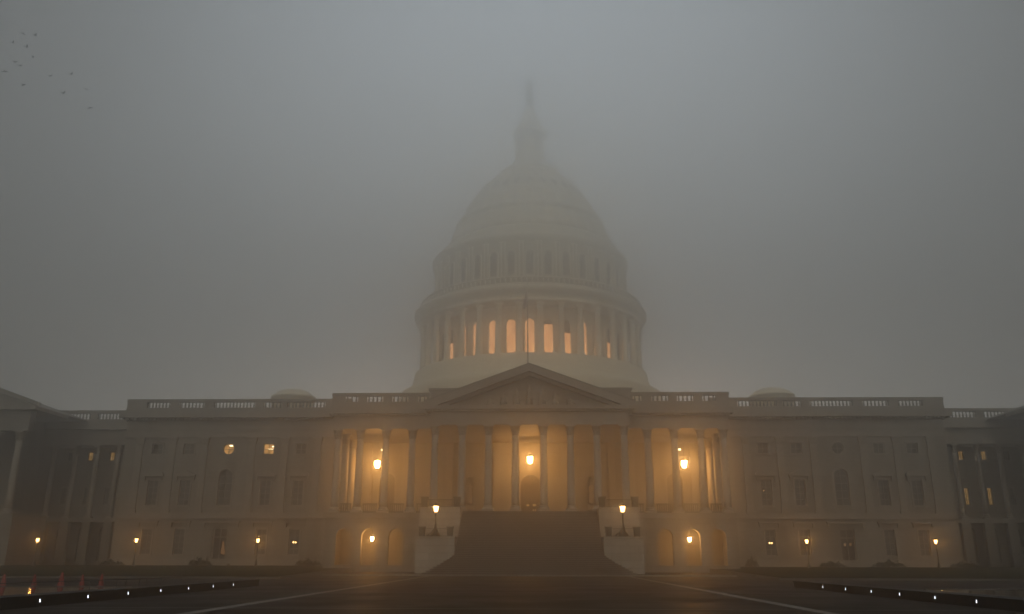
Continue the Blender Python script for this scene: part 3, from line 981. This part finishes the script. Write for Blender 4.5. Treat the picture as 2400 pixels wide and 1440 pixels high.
dpart(MB().lathe([(5.6, 70.3), (5.8, 70.5), (5.8, 71.0), (4.2, 71.2), (3.5, 72.2), (2.9, 73.6), (2.75, 74.4), (2.85, 75.2), (1.5, 75.3), (1.5, 79.0), (3.1, 79.0), (3.35, 79.4), (3.35, 80.0), (2.6, 80.5), (2.2, 81.6), (1.7, 83.0), (1.2, 84.2), (0.95, 84.6), (0.9, 85.3), (0.0, 85.35)], 48), 'lantern', M['dome'])
for k in range(12):
    a = radians(30 * k + 15)
    if cos(a) > -0.3:
        o = MB().lathe([(0.28, 75.2), (0.3, 75.4), (0.23, 75.5), (0.2, 78.6), (0.3, 79.02)], 12, 2.5 * sin(a), -2.5 * cos(a))
        dpart(o, 'lantern_column', M['dome'])
st = bpy.data.objects.new('crowning_statue', figure_mesh(6.4)); col.objects.link(st)
st.data.materials.clear(); st.data.materials.append(M['bronze_green'])
st.parent = dome; st.location = (0, 0, 85.4)

# drum columns and windows (the half that faces the plaza)
dc = None
for k in range(36):
    a = radians(10 * k + 5)
    if cos(a) < -0.1: continue
    if dc is None:
        b = MB().lathe([(0.72, 31.8), (0.72, 32.1), (0.6, 32.3), (0.55, 32.4), (0.53, 34), (0.45, 39.0), (0.5, 39.1), (0.46, 39.2), (0.5, 39.7), (0.72, 40.2)], 20)
        b.box(-0.7, 0.7, -0.7, 0.7, 40.1, 40.26)
        dc = b.build('dome_column', M['dome']); o = dc
    else:
        o = dc.copy(); col.objects.link(o)
    o.parent = dome; o.location = (18.95 * sin(a), -18.95 * cos(a), 0); o.rotation_euler = (0, 0, a)

def dome_window(name, hw, z0, z1, R, a, mat, top=None, arched=True, bars=True, tilt=0):
    lp = arch(0, hw, z0, z1) if arched else rect(0, hw, z0, z1)
    p = MB()
    if top:
        lit = rect(0, hw - 0.02, z0 + 0.02, top)
        p.prism(lp, -0.03, 0.3, 1); p.prism(lit, -0.08, -0.031, 0)
    else:
        p.prism(lp, -0.05, 0.3, 0)
    p.ring(grow(lp, 0.22, 0, 0), lp, -0.3, 0.3, 2)
    if bars:
        p.box(-0.04, 0.04, -0.12, -0.085, z0, z1 - 0.05, 2)
    o = p.build(name, [mat, M['glass'], M['dome']])
    o.parent = dome; o.location = (R * sin(a), -R * cos(a), 0); o.rotation_euler = (0, 0, a)
    return o
for k in range(-9, 10):
    a = radians(10 * k)
    top = {1: 37.25, 2: 36.0, 4: 34.2, 5: 35.6, -5: 35.6}.get(k)
    lit = abs(k) <= 5
    o = dome_window('drum_window', 0.72, 32.2, 38.05, 16.75, a, M['lit_dome'] if lit else M['glass'], top if lit else None, bars=False)
    o['label'] = 'lit orange dome window' if lit else 'dark dome window'
for k in range(-9, 10):
    dome_window('attic_window', 0.62, 45.4, 49.6, 17.08, radians(10 * k), M['glass'], bars=False)
for k in range(-7, 8):
    a = radians(12 * k)
    o = MB().lathe([(0.0, -0.02), (0.45, 0.0), (0.6, 0.03), (0.62, 0.2)], 16)
    w = o.build('dome_lucarne', M['glass'])
    w.parent = dome
    R = 10.5
    w.location = (R * sin(a), -R * cos(a), 65.2)
    w.rotation_euler = (Matrix.Rotation(a, 4, 'Z') @ Matrix.Rotation(radians(62), 4, 'X')).to_euler()
    w.scale = (1, 1.5, -1)

# ------------------------------------------------------------------ flagpole on the roof
fp = empty('flagpole', (-0.3, 114, 22.0))
tag(fp, 'thin flagpole with a limp flag on the roof behind the pediment', 'flagpole')
MB().tube([(0, 0, 0), (0, 0, 9), (0, 0, 17.4)], [0.11, 0.09, 0.05], 10).lathe([(0.0, 17.38), (0.12, 17.5), (0.0, 17.64)], 10).build('pole', M['frame'], fp)
fl = MB()
nz_, nu = 14, 9
v, f = [], []
for j in range(nz_):
    for i in range(nu):
        u, w = i / (nu - 1), j / (nz_ - 1)
        x = -0.05 - (0.32 + 0.25 * w) * u + 0.07 * sin(9 * u + 2 * w)
        y = 0.13 * sin(7 * u * pi * 0.7 + w)
        z = 16.4 - 2.5 * w - 0.75 * u * (1 - 0.4 * w)
        v.append((x, y, z))
for j in range(nz_ - 1):
    for i in range(nu - 1):
        f.append((j * nu + i, j * nu + i + 1, (j + 1) * nu + i + 1, (j + 1) * nu + i))
fl.add(v, f, 0, True)
fo = fl.build('flag', M['flag'], fp)
sd = fo.modifiers.new('thick', 'SOLIDIFY'); sd.thickness = 0.02

# ------------------------------------------------------------------ staircase
sc_ = empty('stone_staircase', (0, 83, 0.13))
tag(sc_, 'broad dark stone staircase climbing between two pale blocks to the portico', 'staircase')
N, RUN = 37, 0.33
RISE = (FLOOR - 0.02 - 0.13) / N
b = MB()
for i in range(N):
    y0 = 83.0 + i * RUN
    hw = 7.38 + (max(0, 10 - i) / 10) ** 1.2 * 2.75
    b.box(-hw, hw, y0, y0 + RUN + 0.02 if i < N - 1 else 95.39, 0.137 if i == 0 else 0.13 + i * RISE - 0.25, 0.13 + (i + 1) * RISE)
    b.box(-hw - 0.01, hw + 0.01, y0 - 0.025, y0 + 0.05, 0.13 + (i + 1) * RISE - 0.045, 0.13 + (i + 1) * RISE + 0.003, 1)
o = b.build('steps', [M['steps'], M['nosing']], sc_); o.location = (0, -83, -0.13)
for s in (-1, 1):
    b = MB()
    b.box(s * 7.41, s * 11.3, 86.4, 95.3, 0.139, 3.5)
    b.box(s * 7.395, s * 11.36, 86.32, 95.3, 3.501, 3.67)
    b.box(s * 7.41, s * 11.69, 92.0, 95.38, 0.14, 6.62)
    b.box(s * 7.39, s * 11.78, 91.9, 95.38, 6.621, 6.84)
    b.box(s * 7.405, s * 11.72, 91.95, 95.37, 5.55, 5.68)
    o = b.build('side_wall', M['cheek'], sc_); o.location = (0, -83, -0.13)
# ------------------------------------------------------------------ planters on the stair blocks
def make_planter():
    b = MB()
    b.frustum(0, 0, 0.1, 0.86, 0.27, 0.27, 0.31, 0.31)
    b.box(-0.35, 0.35, -0.35, 0.35, 0.861, 0.97)
    b.box(-0.3, 0.3, -0.3, 0.3, 0.04, 0.099)
    r = b.build('planter', M['planter'])
    for sx in (-1, 1):
        for sy in (-1, 1):
            k = MB().box(sx * 0.22 - 0.05, sx * 0.22 + 0.05, sy * 0.22 - 0.05, sy * 0.22 + 0.05, 0, 0.039).build('foot', M['planter'], r)
    return r
pl0 = make_planter()
first = True
for s, side in ((-1, 'left'), (1, 'right')):
    for (x, y, z, sc, where) in ((10.75, 87.1, 3.67, 1.0, 'outer end of the lower %s stair block'), (7.95, 87.1, 3.67, 1.0, 'inner end of the lower %s stair block'),
                                 (11.3, 92.6, 6.84, 1.15, 'outer end of the upper %s stair block'), (7.8, 92.6, 6.84, 1.15, 'inner end of the upper %s stair block')):
        o = pl0 if first else clone(pl0)
        first = False
        o.location = (s * x, y, z); o.scale = (sc, sc, sc)
        tag(o, 'dark square planter on the ' + where % side, 'planter', 'dark planters on the stair blocks')
for s, side in ((-1, 'left'), (1, 'right')):
    b = MB()
    xa, xb = sorted((s * 8.25, s * 10.85))
    b.box(xa, xb, 92.55, 92.62, 6.9, 6.97); b.box(xa, xb, 92.55, 92.62, 7.62, 7.7)
    n = 20
    for i in range(n):
        xx = xa + (xb - xa) * (i + 0.5) / n
        b.box(xx - 0.02, xx + 0.02, 92.565, 92.605, 6.84, 7.62)
    tag(b.build('metal_railing', M['iron']), 'dark metal railing between the planters on the upper %s stair block' % side, 'railing', 'railings on the stair blocks')
    b = MB()
    xa, xb = sorted((s * 8.35, s * 10.35))
    b.box(xa, xb, 87.1, 87.15, 4.45, 4.5); b.box(xa, xb, 87.1, 87.15, 3.72, 3.77)
    for i in range(16):
        xx = xa + (xb - xa) * (i + 0.5) / 16
        b.box(xx - 0.012, xx + 0.012, 87.112, 87.138, 3.67, 4.45)
    tag(b.build('metal_railing', M['iron']), 'thin iron railing behind the lamp on the lower %s stair block' % side, 'railing', 'railings on the stair blocks')

# ------------------------------------------------------------------ lamps
def lantern_parts(parent, z, k, glow, rt_=0.33, rb=0.2, h=0.66, crown=True):
    """glass body, iron frame and cap of a tapered lantern; z is the foot of the glass"""
    gl = MB().lathe([(rb * k, z), (rt_ * k, z + h * k)], 8, smooth=False).build('glass', glow, parent)
    fr = MB()
    fr.lathe([(0.05 * k, z - 0.14 * k), (0.1 * k, z - 0.06 * k), (rb * 1.1 * k, z - 0.03 * k), (rb * 1.1 * k, z - 0.002)], 8, smooth=False)
    for i in range(8):
        a = 2 * pi * i / 8
        fr.tube([(rb * k * sin(a), -rb * k * cos(a), z), (rt_ * k * sin(a), -rt_ * k * cos(a), z + h * k)], 0.018 * k, 5)
    fr.build('lantern_frame', M['iron'], parent)
    cp = MB().lathe([(rt_ * 1.12 * k, z + h * k + 0.002), (rt_ * 1.14 * k, z + (h + 0.05) * k), (rt_ * 0.7 * k, z + (h + 0.2) * k), (0.09 * k, z + (h + 0.33) * k), (0.06 * k, z + (h + 0.42) * k), (0.0, z + (h + 0.52) * k)], 8, smooth=False)
    if crown:
        for i in range(8):
            a = 2 * pi * i / 8
            x, y = rt_ * 1.08 * k * sin(a), -rt_ * 1.08 * k * cos(a)
            cp.frustum(x, y, z + (h + 0.04) * k, z + (h + 0.2) * k, 0.03 * k, 0.03 * k, 0.008 * k, 0.008 * k)
    cp.build('cap', M['iron'], parent)

def stair_lamp():
    r = empty('stair_lamp')
    b = MB().lathe([(0.62, 0), (0.62, 0.08), (0.5, 0.16), (0.42, 0.34), (0.26, 0.52), (0.2, 0.75), (0.13, 1.0), (0.09, 1.3)], 16)
    for i in range(3):
        a = 2 * pi * i / 3 + 0.5
        d = Vector((sin(a), -cos(a), 0))
        b.tube([d * 0.2 + Vector((0, 0, 0.72)), d * 0.38 + Vector((0, 0, 0.4)), d * 0.7 + Vector((0, 0, 0.22)), d * 0.78 + Vector((0, 0, 0.06))], [0.06, 0.09, 0.1, 0.13], 8)
    b.build('base', M['iron'], r)
    MB().lathe([(0.09, 1.3), (0.075, 1.5), (0.11, 1.56), (0.07, 1.62), (0.055, 2.0), (0.1, 2.1), (0.05, 2.2), (0.05, 2.3)], 12).build('post', M['iron'], r)
    lantern_parts(r, 2.42, 0.86, M['lamp_glow'])
    point_light('lamp_light', P_STAIR, ORANGE, 0.16, (0, 0, 2.75), r)
    return r

def street_lamp():
    r = empty('street_lamp')
    MB().lathe([(0.24, 0), (0.24, 0.12), (0.17, 0.2), (0.13, 0.5), (0.09, 0.62), (0.06, 0.8)], 14).build('base', M['iron'], r)
    MB().lathe([(0.06, 0.8), (0.05, 2.3), (0.085, 2.36), (0.05, 2.42), (0.045, 2.66)], 12).build('post', M['iron'], r)
    lantern_parts(r, 2.8, 0.62, M['lamp_glow'], crown=False)
    point_light('lamp_light', P_STREET, ORANGE, 0.12, (0, 0, 3.0), r)
    return r

def hanging_lantern(k, drop, glow, power, name='hanging_lantern'):
    r = empty(name)
    MB().tube([(0, 0, 0), (0, 0, -drop + 0.5 * k)], 0.025, 6).build('chain', M['iron'], r)
    z = -drop - 0.55 * k
    gl = MB().lathe([(0.12 * k, z - 0.12 * k), (0.27 * k, z), (0.36 * k, z + 0.75 * k)], 10).build('glass', glow, r)
    fr = MB().lathe([(0.0, z - 0.25 * k), (0.06 * k, z - 0.2 * k), (0.12 * k, z - 0.123 * k)], 8)
    for i in range(6):
        a = 2 * pi * i / 6
        fr.tube([(0.275 * k * sin(a), -0.275 * k * cos(a), z), (0.365 * k * sin(a), -0.365 * k * cos(a), z + 0.75 * k)], 0.012 * k, 5)
    fr.build('lantern_frame', M['iron'], r)
    MB().lathe([(0.4 * k, z + 0.752 * k), (0.4 * k, z + 0.8 * k), (0.2 * k, z + 0.95 * k), (0.05 * k, z + 1.08 * k)], 10).build('cap', M['iron'], r)
    point_light('lamp_light', power, ORANGE, 0.2 * k, (0, 0, z + 0.4 * k), r)
    return r

P_HANG, P_ARCH, P_STAIR, P_STREET = 1650, 560, 95, 170
lc = hanging_lantern(1.0, SOFFIT - 13.7, M['lantern_glow'], P_HANG)
lc.location = (0.0, 107, SOFFIT + 0.02)
tag(lc, 'bright orange lantern hanging before the arched central doorway', 'lantern', 'lanterns hanging in the portico')
hs = hanging_lantern(1.0, SOFFIT - 13.0, M['lantern_glow'], P_HANG)
for i, s in enumerate((-1, 1)):
    o = hs if i == 0 else clone(hs)
    o.location = (s * 19.05, 105.5, SOFFIT + 0.02)
    tag(o, 'bright orange lantern hanging in the %s side colonnade' % ('left' if s < 0 else 'right'), 'lantern', 'lanterns hanging in the portico')
ha = hanging_lantern(0.55, 6.0 - 3.85, M['lantern_glow'], P_ARCH, 'arcade_lantern')
for i, s in enumerate((-1, 1)):
    o = ha if i == 0 else clone(ha)
    o.location = (s * 18.4, 101, 6.0)
    tag(o, 'orange lantern inside the middle ground floor arch, %s of the stairs' % ('left' if s < 0 else 'right'), 'lantern', 'lanterns in the ground floor arches')
for i, s in enumerate((-1, 1)):
    b = MB().box(-0.25, 0.25, -0.1, -0.001, -0.1, 0.1)
    if i == 0:
        wl = empty('wall_light')
        MB().box(-0.26, 0.26, -0.05, 0.12, 0.11, 0.17).box(-0.06, 0.06, 0.0, 0.2, 0.171, 0.3).build('bracket', M['iron'], wl)
        b.build('lit_panel', M['lit_tube'], wl)
        o = wl
    else:
        o = clone(wl)
    o.location = (s * 19.37, 110.9, 15.27)
    tag(o, 'tiny bright slot light high on the wall above the %s portico lantern' % ('left' if s < 0 else 'right'), 'wall light', 'slot lights in the portico')
sl = stair_lamp()
for i, s in enumerate((-1, 1)):
    o = sl if i == 0 else clone(sl)
    o.location = (s * 9.45, 87.4, 3.67)
    tag(o, 'lit lantern on flared iron post atop the %s stair block' % ('left' if s < 0 else 'right'), 'lamp', 'lamps on the stair blocks')
st_ = street_lamp()
for i, (x, lab) in enumerate(((-60.85, 'lit lamp post far left, before the dark recessed link block'), (-48.5, 'lit lamp post before the outer end of the left wing'),
                              (-33.4, 'lit lamp post before the left wing, nearest the left arches'), (33.3, 'lit lamp post before the right wing, nearest the right arches'),
                              (48.65, 'lit lamp post before the outer end of the right wing'))):
    o = st_ if i == 0 else clone(st_)
    o.location = (x, 106, 0.62)
    tag(o, lab, 'lamp post', 'lamp posts along the lawn')

# ------------------------------------------------------------------ low black walls with white lights
lights_y = [28.35, 31.4, 34.5, 37.5, 40.5, 43.6, 46.5]
ordn = ['first', 'second', 'third', 'fourth', 'fifth', 'sixth', 'seventh']
wl0 = None
for s, side in ((-1, 'left'), (1, 'right')):
    b = MB()
    b.box(s * 15.4, s * 16.3, 20, 50.9, 0, 0.30)
    b.box(s * 15.36, s * 16.34, 20, 50.94, 0.301, 0.36)
    o = b.build('low_wall', M['granite_black'])
    tag(o, 'low black polished wall with white lights along the %s of the plaza' % side, 'wall', 'low black walls beside the plaza')
    ys = lights_y if s < 0 else [30.1, 33.15, 36.3, 39.3, 42.5, 45.8]
    n = len(ys)
    for j, y in enumerate(ys):
        if wl0 is None:
            wl0 = empty('recessed_light')
            MB().ring([(-0.075, -0.09), (0.075, -0.09), (0.075, 0.09), (-0.075, 0.09)], [(-0.05, -0.065), (0.05, -0.065), (0.05, 0.065), (-0.05, 0.065)], -0.03, -0.002).build('bezel', M['iron'], wl0)
            MB().prism([(-0.034, -0.045), (0.034, -0.045), (0.0, 0.05)], -0.02, -0.003).build('lens', M['white_led'], wl0)
            o = wl0
        else:
            o = clone(wl0)
        o.location = (s * 15.398, y, 0.19)
        o.rotation_euler = (0, 0, pi / 2 if s < 0 else -pi / 2)
        tag(o, '%s small white light from the far end of the %s low wall' % (ordn[n - 1 - j], side), 'wall light', 'white lights in the low walls')

# ------------------------------------------------------------------ railing and cones beyond the left wall
rr = empty('low_railing', (-21, 38, 0))
tag(rr, 'thin dark handrail on slender posts behind the left low wall', 'railing')
pts = [(-22.1, 36.5), (-21.0, 42.4), (-20.55, 44.2), (-20.45, 45.0), (-20.35, 46.3), (-20.3, 47.0), (-20.1, 48.4), (-19.8, 50.7)]
b = MB().tube([(x + 21, y - 38, 0.47) for x, y in pts], 0.022, 6).build('handrail', M['iron'], rr)
for (x, y) in pts[1:-1]:
    MB().tube([(x + 21, y - 38, 0), (x + 21, y - 38, 0.47)], 0.02, 6).build('post', M['iron'], rr)
def make_cone():
    r = empty('traffic_cone')
    MB().lathe([(0.17, 0.04), (0.165, 0.06), (0.05, 0.68), (0.035, 0.7), (0.03, 0.69)], 18).build('cone_body', M['cone'], r)
    MB().box(-0.21, 0.21, -0.21, 0.21, 0, 0.04).build('base', M['cone_base'], r)
    return r
cn = make_cone()
for i, (x, y, k, lab) in enumerate(((-28.9, 48.3, 0.93, 'red traffic cone at the left edge, leftmost of five'), (-27.35, 48.6, 0.93, 'red traffic cone second from the left, above an orange lamp reflection'),
                                    (-25.6, 48.2, 1.08, 'tallest red traffic cone, third from the left'), (-24.95, 49.2, 0.92, 'red orange traffic cone just right of the tallest cone'),
                                    (-23.75, 49.0, 0.95, 'red traffic cone nearest the dark handrail, rightmost of five'))):
    o = cn if i == 0 else clone(cn)
    o.location = (x, y, 0); o.scale = (k, k, k); o.rotation_euler = (0, 0, 0.4 * i)
    tag(o, lab, 'traffic cone', 'red traffic cones beside the pool')

# ------------------------------------------------------------------ shrubs against the wings
def shrub_mesh(seed):
    rnd = random.Random(seed)
    b = MB()
    for i in range(1300):
        a = rnd.uniform(0, 2 * pi); rad = rnd.random() ** 0.5
        lump = 0.72 + 0.22 * sin(3 * a + seed) + 0.16 * sin(7 * a + 2 * seed) + rnd.uniform(0, 0.22)
        x, y = cos(a) * rad * lump, sin(a) * rad * 0.6 * lump
        z = (0.15 + 0.85 * sqrt(max(0, 1 - rad * rad)) * rnd.uniform(0.3, 1.0)) * (0.62 + 0.2 * sin(9 * x + seed) + 0.16 * sin(23 * x + 5 * y) + rnd.random() ** 4 * 0.45)
        n = Vector((rnd.uniform(-1, 1), rnd.uniform(-1, 1), rnd.uniform(-0.2, 1))).normalized()
        u = n.orthogonal().normalized(); w = n.cross(u)
        q = rnd.uniform(0.05, 0.1)
        c = Vector((x, y, z))
        b.add([c - u * q, c + w * q * 0.6, c + u * q, c - w * q * 0.6], [(0, 1, 2, 3)])
    return b
sm = [shrub_mesh(k).build('foliage', M['leaf'], recalc=False) for k in (1, 2)]
for i, (x, w, h, lab) in enumerate(((-53, 1.6, 0.8, 'dark leafy shrub at the outer end of the left wing'), (-41.6, 1.5, 1.15, 'dark shrub before the doorway of the left wing'),
                                    (-28.0, 1.7, 0.95, 'wide dark shrub between the left wing and the left arches'), (-24.6, 1.0, 0.8, 'small dark shrub beside the leftmost ground floor arch'),
                                    (27.3, 0.75, 1.35, 'upright dark shrub beside the right arches'), (37.0, 1.5, 0.8, 'low dark shrub left of the doorway in the right wing'),
                                    (44.0, 1.9, 0.9, 'wide dark shrub right of the doorway in the right wing'), (53, 1.6, 0.8, 'dark leafy shrub at the outer end of the right wing'))):
    r = empty('shrub', (x, 109.2, 0.62))
    tag(r, lab, 'shrub', 'shrubs at the foot of the wings')
    if i < 2: o = sm[i]
    else:
        o = sm[i % 2].copy(); col.objects.link(o)
    o.parent = r; o.scale = (w, w, h)
    MB().tube([(0, 0, 0), (0.05, 0, 0.25), (0.02, 0.05, 0.5)], [0.06, 0.05, 0.03], 6).build('stem', M['wood'], r)

# ------------------------------------------------------------------ birds
def bird_mesh(flap):
    b = MB()
    b.lathe([(0.0, -0.22), (0.035, -0.16), (0.06, -0.04), (0.055, 0.06), (0.03, 0.13), (0.04, 0.17), (0.0, 0.22)], 10)
    b.v = [(z, y, x) for (x, y, z) in b.v]       # body along x
    for s in (-1, 1):
        tip = flap
        v = [(0.08, s * 0.04, 0.02), (-0.09, s * 0.04, 0.02), (0.1, s * 0.2, 0.02 + tip * 0.5), (-0.08, s * 0.2, 0.02 + tip * 0.5), (0.0, s * 0.38, 0.02 + tip), (-0.09, s * 0.36, 0.02 + tip)]
        v += [(x, y, z - 0.012) for x, y, z in v]
        b.add(v, [(0, 1, 3, 2), (2, 3, 5, 4), (6, 8, 9, 7), (8, 10, 11, 9), (0, 2, 8, 6), (2, 4, 10, 8), (1, 7, 9, 3), (3, 9, 11, 5), (4, 5, 11, 10)])
    b.add([(-0.2, -0.03, 0), (-0.36, -0.08, 0), (-0.36, 0.08, 0), (-0.2, 0.03, 0), (-0.2, 0, 0.02)], [(0, 1, 2, 3), (0, 4, 1), (3, 2, 4), (1, 4, 2)])
    return b
bm_ = [bird_mesh(f).build('flying_bird', M['bird']) for f in (0.1, -0.08, 0.2)]
birds = [(-48.2, 50.7, 'rightmost of the top pair of dark birds'), (-49.4, 50.9, 'leftmost of the top pair of dark birds'), (-50.3, 49.9, 'dark bird left and just below the top pair'),
         (-48.8, 49.4, 'faint dark bird below the top pair, above the middle cluster'), (-48.0, 48.3, 'dark bird alone between the top pair and the middle cluster'), (-49.7, 47.7, 'upper bird of the close middle cluster'),
         (-49.1, 47.3, 'lower right bird of the close middle cluster'), (-50.5, 46.7, 'dark bird nearest the left edge, below the middle cluster'), (-46.0, 46.1, 'dark bird just left of the lone right hand pair'),
         (-43.9, 46.3, 'blurred dark bird highest on the right side of the flock'), (-48.4, 45.2, 'dark bird lowest on the left side of the flock'), (-44.4, 44.2, 'faint bird left of the darkest right bird'),
         (-42.2, 44.6, 'darkest bird, far right of the flock'), (-41.5, 42.6, 'faint bird lowest and rightmost of the flock')]
for i, (x, z, lab) in enumerate(birds):
    if i < 3: o = bm_[i]
    else:
        o = bm_[i % 3].copy(); col.objects.link(o)
    o.location = (0.69 + (x - 0.69) * 0.76, 53.2, 1.5 + (z - 1.5) * 0.76); o.rotation_euler = (random.uniform(-0.3, 0.3), random.uniform(-0.2, 0.2), random.choice((0.9, 1.2, 1.9, 2.2)) + random.uniform(-0.3, 0.3))
    q = random.uniform(0.42, 0.6); o.scale = (q, q, q)
    tag(o, lab, 'bird', 'birds flying in the fog')

# ------------------------------------------------------------------ fog: haze everywhere, and the thicker low bank the dome rises into
def fog_box(name, box, density):
    o = MB().box(*box).build(name, [])
    mt = bpy.data.materials.new(name + '_air')
    mt.use_nodes = True
    t = mt.node_tree; t.nodes.clear()
    out = t.nodes.new('ShaderNodeOutputMaterial')
    pv = t.nodes.new('ShaderNodeVolumePrincipled')
    pv.inputs['Color'].default_value = (*FOG_COLOR, 1)
    pv.inputs['Density'].default_value = density
    pv.inputs['Anisotropy'].default_value = FOG_ANISO
    t.links.new(pv.outputs[0], out.inputs['Volume'])
    o.data.materials.append(mt)
    return tag(o, kind='stuff')
hz = fog_box('haze', (-250, 250, -160, 310, -1, 98), FOG_DENSITY)
fb = fog_box('fog_bank', (-248, 248, -158, 308, 24.7, 97.5), BANK_DENSITY)
